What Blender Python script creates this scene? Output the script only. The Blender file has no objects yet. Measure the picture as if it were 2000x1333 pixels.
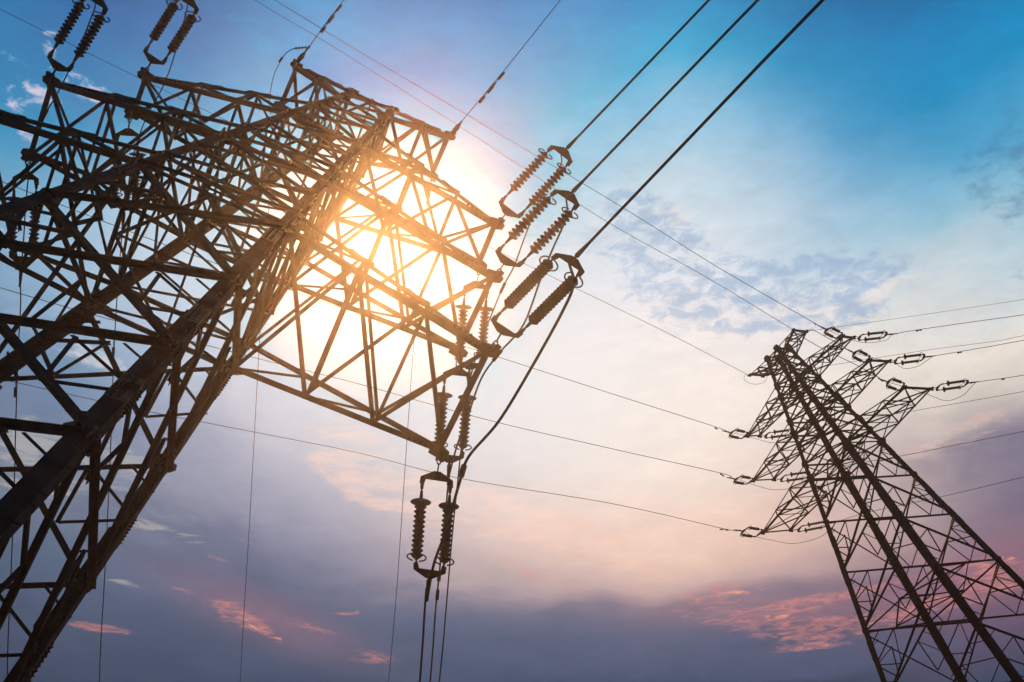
import bpy, math, random
from mathutils import Vector, Matrix
random.seed(7)
sc = bpy.context.scene
COL = sc.collection
rad = math.radians

# ------------------------------------------------------------------ camera
PITCH = rad(45.0)
FPX = 3600.0                      # focal length in pixels of the 2000 px wide photograph
CAM = Vector((0, 0, 1.6))
C_R = Vector((1, 0, 0)); C_U = Vector((0, -math.sin(PITCH), math.cos(PITCH))); C_F = Vector((0, math.cos(PITCH), math.sin(PITCH)))
cd = bpy.data.cameras.new('camera'); cam = bpy.data.objects.new('camera', cd); COL.objects.link(cam)
cam.location = CAM; cam.rotation_euler = (math.pi / 2 + PITCH, 0, 0)
cd.sensor_fit = 'HORIZONTAL'; cd.sensor_width = 36.0; cd.lens = 36.0 * FPX / 2000.0
cd.clip_start = 0.1; cd.clip_end = 5000
sc.camera = cam
sc.view_settings.view_transform = 'Standard'; sc.view_settings.look = 'None'
sc.view_settings.exposure = 0; sc.view_settings.gamma = 1; sc.view_settings.use_curve_mapping = False

def c2w(v):      # camera frame (right, up, forward) -> world direction
    return C_R * v[0] + C_U * v[1] + C_F * v[2]
def at(px, py, depth):           # a pixel of the photograph at a depth in metres -> a point
    return CAM + c2w(((px - 1000) / FPX * depth, -(py - 666.5) / FPX * depth, depth))
def depth_of(p): return (p - CAM).dot(C_F)
def dirpx(px, py): return (at(px, py, 1.0) - CAM).normalized()
def azel(px, py):
    d = dirpx(px, py)
    return math.degrees(math.atan2(d.x, d.y)) * math.cos(PITCH), math.degrees(math.asin(d.z))

def lin(c):
    return tuple(((x / 255) / 12.92 if x / 255 <= 0.04045 else (((x / 255) + 0.055) / 1.055) ** 2.4) for x in c)

# ------------------------------------------------------------------ sky
HAZE_D, HAZE_G, AIR_TOP = 0.00060, 0.962, 53.0
SUN_E, SUN_C = 2.4, (1.0, 0.44, 0.14)
SUNPX = (748, 478)
SUND = dirpx(*SUNPX)
w = bpy.data.worlds.new('World'); sc.world = w; w.use_nodes = True
nt = w.node_tree; N = nt.nodes; L = nt.links
for n in list(N): N.remove(n)
def nd(t, **k):
    n = N.new(t)
    for a, v in k.items(): setattr(n, a, v)
    return n
def put(sock, v):
    if isinstance(v, bpy.types.NodeSocket): L.new(v, sock)
    else: sock.default_value = v
def m(op, a, b=0.0, c=None, clamp=False):
    n = nd('ShaderNodeMath', operation=op, use_clamp=clamp); put(n.inputs[0], a); put(n.inputs[1], b)
    if c is not None: put(n.inputs[2], c)
    return n.outputs[0]
def mixc(f, a, b, mode='MIX'):
    n = nd('ShaderNodeMix', data_type='RGBA', blend_type=mode); n.clamp_factor = True
    put(n.inputs[0], f)
    put(n.inputs[6], a if isinstance(a, bpy.types.NodeSocket) else (*a, 1)); put(n.inputs[7], b if isinstance(b, bpy.types.NodeSocket) else (*b, 1))
    return n.outputs[2]
def smooth(x, lo, hi):
    n = nd('ShaderNodeMapRange', interpolation_type='SMOOTHSTEP'); put(n.inputs[0], x); put(n.inputs[1], lo); put(n.inputs[2], hi)
    return n.outputs[0]
tc = nd('ShaderNodeTexCoord'); D = tc.outputs['Generated']
sp = nd('ShaderNodeSeparateXYZ'); L.new(D, sp.inputs[0])
AZ = m('MULTIPLY', m('ARCTAN2', sp.outputs[0], sp.outputs[1]), math.degrees(1) * math.cos(PITCH))
EL = m('MULTIPLY', m('ARCSINE', sp.outputs[2]), math.degrees(1))
cv = nd('ShaderNodeCombineXYZ'); L.new(AZ, cv.inputs[0]); L.new(EL, cv.inputs[1]); SKY = cv.outputs[0]
def noise(scale, detail=5, rough=0.55, sx=1.0, sy=1.0, rot=0.0, off=(0, 0, 0), dist=0.0, src=None):
    mp = nd('ShaderNodeMapping'); L.new(src or SKY, mp.inputs[0]); mp.inputs['Scale'].default_value = (sx, sy, 1); mp.inputs['Rotation'].default_value = (0, 0, rad(rot)); mp.inputs['Location'].default_value = off
    n = nd('ShaderNodeTexNoise', noise_dimensions='3D'); L.new(mp.outputs[0], n.inputs['Vector'])
    n.inputs['Scale'].default_value = scale; n.inputs['Detail'].default_value = detail; n.inputs['Roughness'].default_value = rough; n.inputs['Distortion'].default_value = dist
    return n.outputs[0]
# the elevation used by the gradient wanders a little so no band is ruler straight
wob = noise(0.16, 3, 0.5, 1.0, 1.6, 0, (3, 8, 0))
ELW = m('ADD', EL, m('MULTIPLY', m('SUBTRACT', wob, 0.5), 3.4))
T0, T1 = 30.0, 60.0
TT = m('DIVIDE', m('SUBTRACT', ELW, T0), T1 - T0, clamp=True)
def ramp(rows, col=1000):
    r = nd('ShaderNodeValToRGB'); L.new(TT, r.inputs[0]); r.color_ramp.interpolation = 'LINEAR'
    rows = sorted((((azel(col, y)[1] - T0) / (T1 - T0)), c) for y, c in rows)
    e = r.color_ramp.elements
    while len(e) < len(rows): e.new(0.5)
    for i, (p, c) in enumerate(rows):
        e[i].position = min(max(p, 0), 1); e[i].color = (*lin(c), 1)
    return r.outputs[0]
left = ramp([(-230, (0, 72, 130)), (0, (0, 118, 174)), (133, (0, 130, 182)), (267, (50, 142, 188)), (400, (92, 158, 194)), (533, (106, 152, 186)), (667, (100, 134, 168)), (800, (112, 124, 152)), (933, (128, 134, 150)), (1067, (92, 106, 130)), (1200, (76, 84, 108)), (1333, (58, 68, 90)), (1500, (40, 48, 64))], 60)
midl = ramp([(-230, (2, 100, 160)), (0, (0, 160, 212)), (133, (60, 180, 221)), (267, (160, 205, 230)), (400, (216, 220, 236)), (533, (246, 240, 242)), (667, (238, 230, 236)), (800, (204, 194, 208)), (933, (168, 164, 184)), (1067, (136, 134, 158)), (1140, (112, 114, 140)), (1200, (88, 98, 124)), (1333, (72, 82, 108)), (1500, (44, 52, 68))], 620)
midr = ramp([(-230, (0, 100, 160)), (0, (0, 152, 206)), (133, (84, 176, 216)), (267, (164, 206, 230)), (400, (208, 224, 234)), (533, (232, 232, 238)), (667, (252, 240, 235)), (800, (253, 238, 226)), (933, (250, 226, 210)), (1040, (246, 208, 188)), (1105, (228, 190, 174)), (1160, (196, 164, 162)), (1192, (124, 114, 134)), (1245, (92, 97, 122)), (1333, (68, 80, 104)), (1500, (44, 50, 66))], 1300)
right = ramp([(-230, (0, 80, 140)), (0, (0, 130, 186)), (133, (30, 142, 194)), (267, (84, 164, 206)), (400, (146, 194, 216)), (533, (204, 216, 222)), (667, (240, 228, 216)), (760, (210, 198, 190)), (850, (148, 134, 150)), (960, (118, 110, 136)), (1080, (128, 104, 124)), (1200, (104, 84, 106)), (1333, (58, 70, 94)), (1500, (40, 46, 60))], 1960)
xl, xm1, xm2, xr = [azel(x, 667)[0] for x in (60, 620, 1300, 1960)]
xw = m('ADD', AZ, m('MULTIPLY', m('SUBTRACT', noise(0.13, 3, 0.5, 1, 1, 0, (11, 2, 0)), 0.5), 4.0))
base = mixc(smooth(xw, xl, xm1), left, midl)
base = mixc(smooth(xw, xm1, xm2), base, midr)
base = mixc(smooth(xw, xm2, xr), base, right)

blobs = {}
def blob(px, py, rx, ry, rot=0.0):         # soft ellipse on the sky; radii in photo pixels, rotation clockwise
    a0, e0 = azel(px, py); k = 0.0159
    x = m('SUBTRACT', AZ, a0); y = m('SUBTRACT', EL, e0); c, s = math.cos(rad(-rot)), math.sin(rad(-rot))
    u = m('DIVIDE', m('ADD', m('MULTIPLY', x, c), m('MULTIPLY', y, s)), rx * k)
    v = m('DIVIDE', m('SUBTRACT', m('MULTIPLY', y, c), m('MULTIPLY', x, s)), ry * k)
    return m('EXPONENT', m('MULTIPLY', m('ADD', m('MULTIPLY', u, u), m('MULTIPLY', v, v)), -1.0))
def total(bs):
    t = None
    for b in bs:
        t = b if t is None else m('ADD', t, b)
    return m('MINIMUM', t, 1.0)
def cloud(bs, nz, lo, hi):                  # a patch of cloud: where the noise, lifted by the patch, passes a threshold
    t = total(bs)
    return m('MULTIPLY', smooth(m('ADD', nz, m('MULTIPLY', m('SUBTRACT', t, 1.0), 0.45)), lo, hi), t)
nA = noise(1.15, 9, 0.62, 0.55, 1.35, -14, (2, 5, 1), 0.35)
nF = noise(1.9, 7, 0.60, 0.75, 1.35, -8, (6, 2, 8), 0.5)
nB = noise(2.6, 7, 0.62, 0.7, 1.2, -12, (7, 1, 3), 0.4)
nC = noise(0.5, 7, 0.58, 0.6, 1.5, -16, (1, 9, 5), 0.6)
nD = noise(1.5, 9, 0.66, 0.42, 1.6, -9, (4, 3, 9), 0.55)
# dark slate banks low in the sky
f = cloud([blob(1250, 1250, 420, 62, 4), blob(900, 1215, 240, 80, 12), blob(500, 1140, 300, 95, 8), blob(250, 1000, 240, 70, 5), blob(1880, 900, 230, 90, -12), blob(1600, 1290, 420, 48, 0)], nC, 0.30, 0.62)
base = mixc(m('MULTIPLY', f, 0.55), base, lin((86, 92, 122)))
# broken blue-grey patches, middle right, upper left and at the right edge
f = cloud([blob(1500, 545, 290, 62, 4), blob(1270, 500, 150, 75, 20), blob(1390, 620, 190, 50, 0), blob(1640, 535, 150, 42, 3), blob(1260, 410, 130, 50, 25), blob(1640, 625, 160, 30, 0)], nF, 0.36, 0.60)
base = mixc(m('MULTIPLY', f, 0.80), base, lin((160, 184, 214)))
f = cloud([blob(1990, 280, 60, 120, 0), blob(1985, 535, 45, 30, 0), blob(1965, 400, 60, 60, 0), blob(1900, 330, 90, 60, 0)], nF, 0.34, 0.74)
base = mixc(m('MULTIPLY', f, 0.6), base, lin((70, 120, 160)))
f = cloud([blob(960, 330, 170, 90, 10), blob(100, 620, 180, 110, 0), blob(1150, 480, 180, 60, 12), blob(1050, 250, 150, 40, 15)], nA, 0.35, 0.62)
base = mixc(m('MULTIPLY', f, 0.38), base, lin((168, 180, 212)))
# pale cloud between the blue
f = cloud([blob(60, 470, 160, 70, 0), blob(180, 700, 160, 80, 10), blob(1420, 640, 330, 40, 4), blob(1700, 560, 160, 50, 0), blob(1330, 430, 200, 70, 8), blob(1200, 720, 260, 70, 4)], nA, 0.44, 0.66)
base = mixc(m('MULTIPLY', f, 0.62), base, lin((250, 236, 230)))
# cream and peach veils
f = cloud([blob(1010, 1020, 240, 60, 22), blob(690, 880, 130, 80, 35), blob(1180, 1060, 150, 40, 28), blob(760, 950, 160, 60, 20), blob(1850, 860, 160, 40, -14)], nD, 0.36, 0.66)
base = mixc(m('MULTIPLY', f, 0.78), base, lin((252, 202, 180)))
f = cloud([blob(250, 930, 190, 60, 6), blob(330, 1045, 130, 22, 8), blob(120, 860, 140, 40, 6), blob(60, 930, 90, 60, 0), blob(250, 1140, 80, 16, 8), blob(60, 880, 90, 60, 0)], nD, 0.46, 0.62)
base = mixc(m('MULTIPLY', f, 0.5), base, lin((196, 190, 178)))
nP = noise(4.2, 8, 0.66, 0.42, 1.5, -6, (5, 7, 2), 0.9)
base = mixc(m('MULTIPLY', blob(1080, 1030, 280, 80, 12), 0.50), base, lin((248, 208, 188)))
base = mixc(m('MULTIPLY', blob(1400, 1040, 300, 80, 0), 0.30), base, lin((246, 206, 186)))
# clouds lit pink from below
base = mixc(m('MULTIPLY', total([blob(1520, 1190, 240, 30, 4), blob(520, 1205, 170, 45, 18), blob(1920, 1120, 170, 60, -4)]), 0.26), base, lin((200, 128, 130)))
f = cloud([blob(1030, 1118, 120, 20, 22), blob(450, 1192, 62, 34, 25), blob(520, 1235, 60, 13, 26), blob(350, 1152, 34, 8, 14), blob(610, 1225, 60, 14, 10), blob(1420, 1150, 120, 24, -2), blob(1480, 1210, 190, 40, 8), blob(1560, 1180, 60, 10, -8), blob(1630, 1232, 110, 16, 0), blob(1930, 1110, 110, 42, -3), blob(1840, 1180, 170, 20, -3), blob(160, 1222, 60, 12, 0), blob(230, 1232, 40, 8, 0), blob(680, 1198, 50, 8, -8), blob(1150, 1090, 90, 14, 18), blob(1680, 1155, 110, 14, -4), blob(430, 1093, 30, 7, 10), blob(1580, 1265, 90, 9, 0), blob(730, 1285, 70, 18, 0)], nP, 0.34, 0.76)
base = mixc(m('MULTIPLY', f, 0.80), base, lin((228, 144, 132)))
f = cloud([blob(1510, 1205, 90, 8, 3), blob(1440, 1158, 90, 10, -4), blob(1960, 1095, 60, 12, 0), blob(470, 1212, 60, 9, 24), blob(530, 1240, 40, 5, 26)], nP, 0.42, 0.66)
base = mixc(m('MULTIPLY', f, 0.7), base, lin((255, 176, 142)))
# small white puffs in the blue corner
f = cloud([blob(82, 186, 70, 36, 0), blob(18, 112, 40, 22, 10), blob(155, 158, 56, 18, 6), blob(98, 84, 40, 50, -20), blob(30, 186, 24, 22, 0), blob(48, 252, 80, 26, 12), blob(200, 190, 60, 30, 0)], nF, 0.40, 0.66)
base = mixc(m('MULTIPLY', f, 0.85), base, lin((232, 214, 230)))
f = cloud([blob(480, 60, 130, 36, 14), blob(560, 85, 90, 30, 14)], nF, 0.38, 0.70)
base = mixc(m('MULTIPLY', f, 0.25), base, lin((170, 185, 215)))
# fine mottling so that nothing is perfectly even
mot = m('ADD', m('MULTIPLY', m('SUBTRACT', noise(1.4, 8, 0.68, 0.6, 1.4, -12, (9, 9, 9), 0.4), 0.5), 0.34), m('MULTIPLY', m('SUBTRACT', nC, 0.5), 0.20))
vs_ = nd('ShaderNodeVectorMath', operation='SCALE'); L.new(base, vs_.inputs[0]); put(vs_.inputs['Scale'], m('ADD', mot, 1.0)); base = vs_.outputs[0]
# the sun's own brightness spreading through thin cloud
vd = nd('ShaderNodeVectorMath', operation='DOT_PRODUCT'); L.new(D, vd.inputs[0]); vd.inputs[1].default_value = SUND
TH = m('MULTIPLY', m('ARCCOSINE', m('MINIMUM', vd.outputs['Value'], 1.0)), math.degrees(1))
def gl(sig, amp): return m('MULTIPLY', m('EXPONENT', m('MULTIPLY', m('POWER', m('DIVIDE', TH, sig), 2.0), -1.0)), amp)
base = mixc(m('MULTIPLY', blob(950, 730, 370, 250, 10), 0.82), base, lin((255, 246, 242)))
base = mixc(m('MULTIPLY', blob(640, 640, 200, 240, 0), 0.35), base, lin((255, 248, 244)))
base = mixc(m('MULTIPLY', blob(520, 430, 330, 150, -8), 0.70), base, lin((250, 248, 250)))
base = mixc(m('MULTIPLY', blob(250, 560, 300, 170, 0), 0.32), base, lin((215, 225, 240)))
base = mixc(gl(3.2, 0.96), base, (1.0, 0.985, 0.965))
base = mixc(gl(5.5, 0.22), base, lin((255, 244, 236)))
core = nd('ShaderNodeCombineColor'); g = gl(1.7, 1.0)
put(core.inputs[0], m('MULTIPLY', g, 0.3)); put(core.inputs[1], m('MULTIPLY', g, 0.25)); put(core.inputs[2], m('MULTIPLY', g, 0.08))
base = mixc(1.0, base, core.outputs[0], 'ADD')
# the added glow volume in front of the sky adds the sun's scattered light to it, so the sky itself is deeper than it looks by that much
den = m('POWER', m('SUBTRACT', 1 + HAZE_G ** 2, m('MULTIPLY', vd.outputs['Value'], 2 * HAZE_G)), 1.5)
air = m('DIVIDE', (1 - HAZE_G ** 2) / (4 * math.pi) * SUN_E * HAZE_D * AIR_TOP * 0.95, m('MULTIPLY', den, m('MAXIMUM', sp.outputs[2], 0.3)))
air = m('MULTIPLY', air, smooth(TH, 2.0, 5.5))
sub = nd('ShaderNodeCombineColor')
for i in range(3): put(sub.inputs[i], m('MULTIPLY', air, SUN_C[i]))
base = mixc(1.0, base, sub.outputs[0], 'SUBTRACT')
cl0 = nd('ShaderNodeVectorMath', operation='MAXIMUM'); L.new(base, cl0.inputs[0]); cl0.inputs[1].default_value = (0.001, 0.001, 0.001); base = cl0.outputs[0]
# behind the camera and near the ground dusk has fallen already
BK = smooth(sp.outputs[1], 0.25, -0.35)
base = mixc(BK, base, lin((34, 40, 54)))
base = mixc(smooth(EL, 62, 80), base, lin((14, 44, 78)))
base = mixc(smooth(EL, 34, 8), base, lin((36, 38, 50)))
ns = nd('ShaderNodeTexSky', sky_type='NISHITA'); ns.sun_disc = False
ns.sun_elevation = math.asin(SUND.z); ns.sun_rotation = math.atan2(SUND.x, SUND.y)
bg1 = nd('ShaderNodeBackground'); L.new(base, bg1.inputs[0]); bg1.inputs[1].default_value = 0.97
bg2 = nd('ShaderNodeBackground'); L.new(ns.outputs[0], bg2.inputs[0]); bg2.inputs[1].default_value = 0.0015
ad = nd('ShaderNodeAddShader'); L.new(bg1.outputs[0], ad.inputs[0]); L.new(bg2.outputs[0], ad.inputs[1])
wo = nd('ShaderNodeOutputWorld'); L.new(ad.outputs[0], wo.inputs[0])

# ------------------------------------------------------------------ sun
sl = bpy.data.lights.new('sun', 'SUN'); sl.energy = SUN_E; sl.angle = rad(4.0); sl.color = SUN_C
sun = bpy.data.objects.new('sun', sl); COL.objects.link(sun)
sun.rotation_euler = SUND.to_track_quat('Z', 'Y').to_euler(); sun.location = (0, 0, 80)

# ------------------------------------------------------------------ materials
def mat(name, rgb, rough=0.6, metal=0.0, rgb2=None, nscale=3.0, bump=0.0, stain=None, bscale=60.0):
    mt = bpy.data.materials.new(name); mt.use_nodes = True; t = mt.node_tree
    b = t.nodes['Principled BSDF']; b.inputs['Roughness'].default_value = rough; b.inputs['Specular IOR Level'].default_value = 0.15; b.inputs['Metallic'].default_value = metal
    c = t.nodes.new('ShaderNodeTexCoord')
    n = t.nodes.new('ShaderNodeTexNoise'); n.inputs['Scale'].default_value = nscale; n.inputs['Detail'].default_value = 8; n.inputs['Roughness'].default_value = 0.65
    t.links.new(c.outputs['Object'], n.inputs['Vector'])
    r = t.nodes.new('ShaderNodeValToRGB'); t.links.new(n.outputs[0], r.inputs[0])
    rgb2 = rgb2 or tuple(x * 0.6 for x in rgb)
    r.color_ramp.elements[0].position = 0.34; r.color_ramp.elements[0].color = (*rgb2, 1)
    r.color_ramp.elements[1].position = 0.64; r.color_ramp.elements[1].color = (*rgb, 1)
    out = r.outputs[0]
    if stain:
        n2 = t.nodes.new('ShaderNodeTexNoise'); n2.inputs['Scale'].default_value = nscale * 0.37; n2.inputs['Detail'].default_value = 10; n2.inputs['Distortion'].default_value = 0.8
        t.links.new(c.outputs['Object'], n2.inputs['Vector'])
        r2 = t.nodes.new('ShaderNodeValToRGB'); t.links.new(n2.outputs[0], r2.inputs[0]); r2.color_ramp.elements[0].position = 0.56; r2.color_ramp.elements[1].position = 0.68
        mx = t.nodes.new('ShaderNodeMix'); mx.data_type = 'RGBA'; t.links.new(r2.outputs[0], mx.inputs[0]); t.links.new(out, mx.inputs[6]); mx.inputs[7].default_value = (*stain, 1)
        out = mx.outputs[2]
    t.links.new(out, b.inputs['Base Color'])
    if bump:
        bn = t.nodes.new('ShaderNodeTexNoise'); bn.inputs['Scale'].default_value = bscale; bn.inputs['Detail'].default_value = 6
        t.links.new(c.outputs['Object'], bn.inputs['Vector'])
        bp = t.nodes.new('ShaderNodeBump'); bp.inputs['Strength'].default_value = bump; bp.inputs['Distance'].default_value = 0.02
        t.links.new(bn.outputs[0], bp.inputs['Height']); t.links.new(bp.outputs[0], b.inputs['Normal'])
    return mt
STEEL = mat('weathered_steel', (0.095, 0.088, 0.082), 0.8, 0.0, (0.038, 0.035, 0.033), 2.2, 0.25, (0.080, 0.056, 0.042))
PLATE = mat('galvanised_plate', (0.24, 0.22, 0.19), 0.75, 0.0, (0.12, 0.108, 0.095), 5.0, 0.3, (0.06, 0.042, 0.032))
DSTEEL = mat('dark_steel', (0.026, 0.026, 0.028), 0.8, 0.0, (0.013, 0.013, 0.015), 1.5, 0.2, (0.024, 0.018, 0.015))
BOLT = mat('bolt_steel', (0.03, 0.027, 0.024), 0.75, 0.0)
PORC = mat('brown_glazed_insulator', (0.030, 0.020, 0.017), 0.6, 0.0, (0.018, 0.012, 0.010), 6.0)
WIRE = mat('aluminium_wire', (0.04, 0.04, 0.042), 0.7, 0.0, (0.025, 0.025, 0.028), 4.0)
FIT = mat('forged_fitting', (0.035, 0.033, 0.03), 0.7, 0.0, (0.02, 0.019, 0.018), 9.0)
GROUND = mat('dry_grass_field', (0.075, 0.085, 0.035), 0.95, 0.0, (0.045, 0.048, 0.022), 0.35, 0.5, (0.10, 0.085, 0.05), 3.0)
CONC = mat('concrete', (0.34, 0.33, 0.31), 0.9, 0.0, (0.24, 0.23, 0.21), 3.0, 0.4)

# ------------------------------------------------------------------ mesh helpers
class MB:
    def __init__(s): s.v = []; s.f = []; s.cut = None
    def add(s, vs, fs):
        o = len(s.v); s.v += [Vector(x) for x in vs]; s.f += [tuple(i + o for i in f) for f in fs]
    def prism(s, prof_a, prof_b):
        n = len(prof_a)
        s.add(list(prof_a) + list(prof_b), [tuple(range(n))[::-1], tuple(range(n, 2 * n))] + [(i, (i + 1) % n, n + (i + 1) % n, n + i) for i in range(n)])
    def angle(s, p, q, wd, th, n1, n2, s2=0.72):
        # rolled steel angle from p to q, heel on the line, one flange along n1, the other along n2
        ax = (q - p).normalized(); n1 = (n1 - ax * n1.dot(ax)).normalized(); n2 = n2 - ax * n2.dot(ax); n2 = (n2 - n1 * n2.dot(n1)).normalized()
        w2 = wd * s2
        pr = [(0, 0), (wd, 0), (wd, th), (th, th), (th, w2), (0, w2)]
        s.prism([p + n1 * a + n2 * b for a, b in pr], [q + n1 * a + n2 * b for a, b in pr])
    def box(s, p, q, hx, hy, n1, n2):
        pr = [(-hx, -hy), (hx, -hy), (hx, hy), (-hx, hy)]
        s.prism([p + n1 * a + n2 * b for a, b in pr], [q + n1 * a + n2 * b for a, b in pr])
    def plate(s, c, e1, e2, outline, th, nrm):
        a = [c + e1 * x + e2 * y - nrm * th / 2 for x, y in outline]; b = [x + nrm * th for x in a]
        s.prism(a, b)
    def cyl(s, p, q, r, n=8, r2=None):
        ax = (q - p).normalized(); a = ax.orthogonal().normalized(); b = ax.cross(a); r2 = r if r2 is None else r2
        s.prism([p + (a * math.cos(2 * math.pi * i / n) + b * math.sin(2 * math.pi * i / n)) * r for i in range(n)],
                [q + (a * math.cos(2 * math.pi * i / n) + b * math.sin(2 * math.pi * i / n)) * r2 for i in range(n)])
    def tube(s, pts, r, n=8, closed=False):
        k = len(pts); rings = []; a = None
        for i, p in enumerate(pts):
            t = (pts[(i + 1) % k] - pts[i - 1]) if closed else (pts[min(i + 1, k - 1)] - pts[max(i - 1, 0)])
            t.normalize(); a = (a - t * a.dot(t)).normalized() if a else t.orthogonal().normalized(); b = t.cross(a)
            rr = r[i] if isinstance(r, (list, tuple)) else r
            rings.append([p + (a * math.cos(2 * math.pi * j / n) + b * math.sin(2 * math.pi * j / n)) * rr for j in range(n)])
        vs = [x for g_ in rings for x in g_]; fs = []
        for i in range(k if closed else k - 1):
            for j in range(n): fs.append((i * n + j, i * n + (j + 1) % n, ((i + 1) % k) * n + (j + 1) % n, ((i + 1) % k) * n + j))
        if not closed: fs += [tuple(range(n))[::-1], tuple(range((k - 1) * n, k * n))]
        s.add(vs, fs)
    def lathe(s, p, ax, prof, n=14):
        a = ax.orthogonal().normalized(); b = ax.cross(a)
        s.add([p + ax * z + (a * math.cos(2 * math.pi * j / n) + b * math.sin(2 * math.pi * j / n)) * r for z, r in prof for j in range(n)],
              [(i * n + j, i * n + (j + 1) % n, (i + 1) * n + (j + 1) % n, (i + 1) * n + j) for i in range(len(prof) - 1) for j in range(n)])
    def bolt(s, c, nrm, r, h): s.cyl(c, c + nrm * h, r, 6); s.cyl(c + nrm * h, c + nrm * h * 1.7, r * 0.5, 6)
    def second(s): s.cut = len(s.f)      # faces added from here on take the second material
    def build(s, name, mt, parent=None, smooth_=False, mt2=None):
        o0 = parent_base(parent) if parent else Vector((0, 0, 0))
        me = bpy.data.meshes.new(name); me.from_pydata([tuple(x - o0) for x in s.v], [], s.f); me.update(); me.materials.append(mt)
        if mt2 and s.cut is not None:
            me.materials.append(mt2); me.polygons.foreach_set('material_index', [0] * s.cut + [1] * (len(s.f) - s.cut))
        if smooth_: me.polygons.foreach_set('use_smooth', [True] * len(me.polygons))
        o = bpy.data.objects.new(name, me); COL.objects.link(o)
        if parent: o.parent = parent
        return o
def parent_base(o):
    p = Vector((0, 0, 0))
    while o: p += o.location; o = o.parent
    return p
def tag(o, label=None, cat=None, group=None, kind=None):
    for k, v in (('label', label), ('category', cat), ('group', group), ('kind', kind)):
        if v: o[k] = v
    return o
def empty(name, loc):
    e = bpy.data.objects.new(name, None); COL.objects.link(e); e.location = loc; e.empty_display_size = 0.5; return e

# ------------------------------------------------------------------ ground
g_ = MB(); S = 600.0; n_ = 24
vs = [(-S + 2 * S * i / n_, -S + 2 * S * j / n_, 0.0) for j in range(n_ + 1) for i in range(n_ + 1)]
g_.add(vs, [(j * (n_ + 1) + i, j * (n_ + 1) + i + 1, (j + 1) * (n_ + 1) + i + 1, (j + 1) * (n_ + 1) + i) for j in range(n_) for i in range(n_)])
tag(g_.build('ground', GROUND), kind='structure')

# ------------------------------------------------------------------ pylons
RA = [[0.91277, -0.37151, 0.16981], [-0.40735, -0.85874, 0.31086], [-0.03033, 0.35291, 0.93516]]; oA = [-3.6172, 5.3626, 45.149]
RB = [[0.49809, 0.76074, -0.41614], [0.64685, -0.00636, 0.76259], [-0.57749, 0.64902, 0.49526]]; oB = [25.7785, -1.2304, 178.4661]
TIPA = {(-1, -1, 'E'): (-2.098, -0.598, 0.078), (1, -1, 'E'): (2.087, -0.545, 0.069), (1, 1, 'E'): (2.059, 0.576, 0.068), (-1, 1, 'E'): (-2.156, 0.535, 0.072), (1, -1, 1): (4.314, -0.57, -4.972), (1, 1, 1): (4.317, 0.473, -4.98), (1, -1, 2): (4.95, -0.864, -9.093), (1, 1, 2): (4.876, 0.915, -9.107), (1, -1, 3): (5.628, -1.069, -13.389), (1, 1, 3): (5.509, 1.116, -13.393), (-1, -1, 1): (-4.125, -0.406, -4.997), (-1, 1, 1): (-4.14, 0.536, -4.992), (-1, -1, 2): (-4.709, -0.83, -9.101), (-1, 1, 2): (-4.689, 0.82, -9.086), (-1, -1, 3): (-5.57, -1.092, -13.386), (-1, 1, 3): (-5.57, 1.092, -13.386)}
TIPB = {(1, -1, 'E'): (3.55, -0.919, -0.028), (1, 1, 'E'): (3.449, 1.042, -0.11), (-1, -1, 'E'): (-3.472, -1.074, 0.127), (-1, 1, 'E'): (-3.56, 0.881, 0.055), (1, -1, 1): (7.643, -0.726, -4.283), (1, 1, 1): (7.507, 0.92, -4.338), (-1, -1, 1): (-7.637, -0.888, -4.161), (-1, 1, 1): (-7.635, 0.851, -4.222), (1, -1, 2): (9.077, -1.449, -8.395), (1, 1, 2): (8.968, 1.458, -8.428), (-1, -1, 2): (-9.312, -1.6, -8.304), (-1, 1, 2): (-9.297, 1.399, -8.35), (1, -1, 3): (10.86, -2.016, -13.035), (1, 1, 3): (10.689, 1.955, -13.127), (-1, -1, 3): (-11.196, -2.052, -13.13), (-1, 1, 3): (-11.16, 1.983, -13.153)}

class Pylon:
    def __init__(s, R, o, scale, wT, wb3, sv, ru, su, levels, arms, tips, W, matl):
        s.R, s.o, s.k, s.wT, s.wb3, s.sv, s.ru, s.su, s.tips, s.W, s.mat = R, o, scale, wT, wb3, sv, ru, su, tips, W, matl
        s.lv = levels; s.arms = arms
    def P(s, u, v, z):        # local point -> world
        c = [(s.R[i][0] * u + s.R[i][1] * v + s.R[i][2] * z + s.o[i]) * s.k for i in range(3)]
        return CAM + c2w(c)
    def V(s, u, v, z):
        return c2w([s.R[i][0] * u + s.R[i][1] * v + s.R[i][2] * z for i in range(3)])
    def hw(s, z):
        if z >= -13: return s.wT + (s.wb3 * s.ru - s.wT) * (-z / 13), s.wT + (s.wb3 - s.wT) * (-z / 13)
        return s.wb3 * s.ru + s.su * (-13 - z), s.wb3 + s.sv * (-13 - z)
    def node(s, u, v, z):
        a, b = s.hw(z); return s.P(u * a, v * b, z)
    def tip(s, u, v, k): return s.P(*s.tips[(u, v, k)])

def gusset(mb, p, e1, e2, nrm, r, th, bolts=None, br=0.02, seed=0):
    rn = random.Random(seed); k = 8; ol = []
    for i in range(k):
        a = 2 * math.pi * i / k + rn.uniform(-.2, .2); rr = r * rn.uniform(.72, 1.12); ol.append((math.cos(a) * rr, math.sin(a) * rr))
    mb.plate(p, e1, e2, ol, th, nrm)
    if bolts is not None:
        mb.second()
        for i in range(9):
            a = rn.uniform(0, 2 * math.pi); rr = r * rn.uniform(.25, .72)
            bolts.bolt(p + e1 * math.cos(a) * rr + e2 * math.sin(a) * rr + nrm * th / 2, nrm, br, br * 1.3)
            bolts.bolt(p + e1 * math.cos(a) * rr + e2 * math.sin(a) * rr - nrm * th / 2, -nrm, br, br * 1.3)

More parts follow.
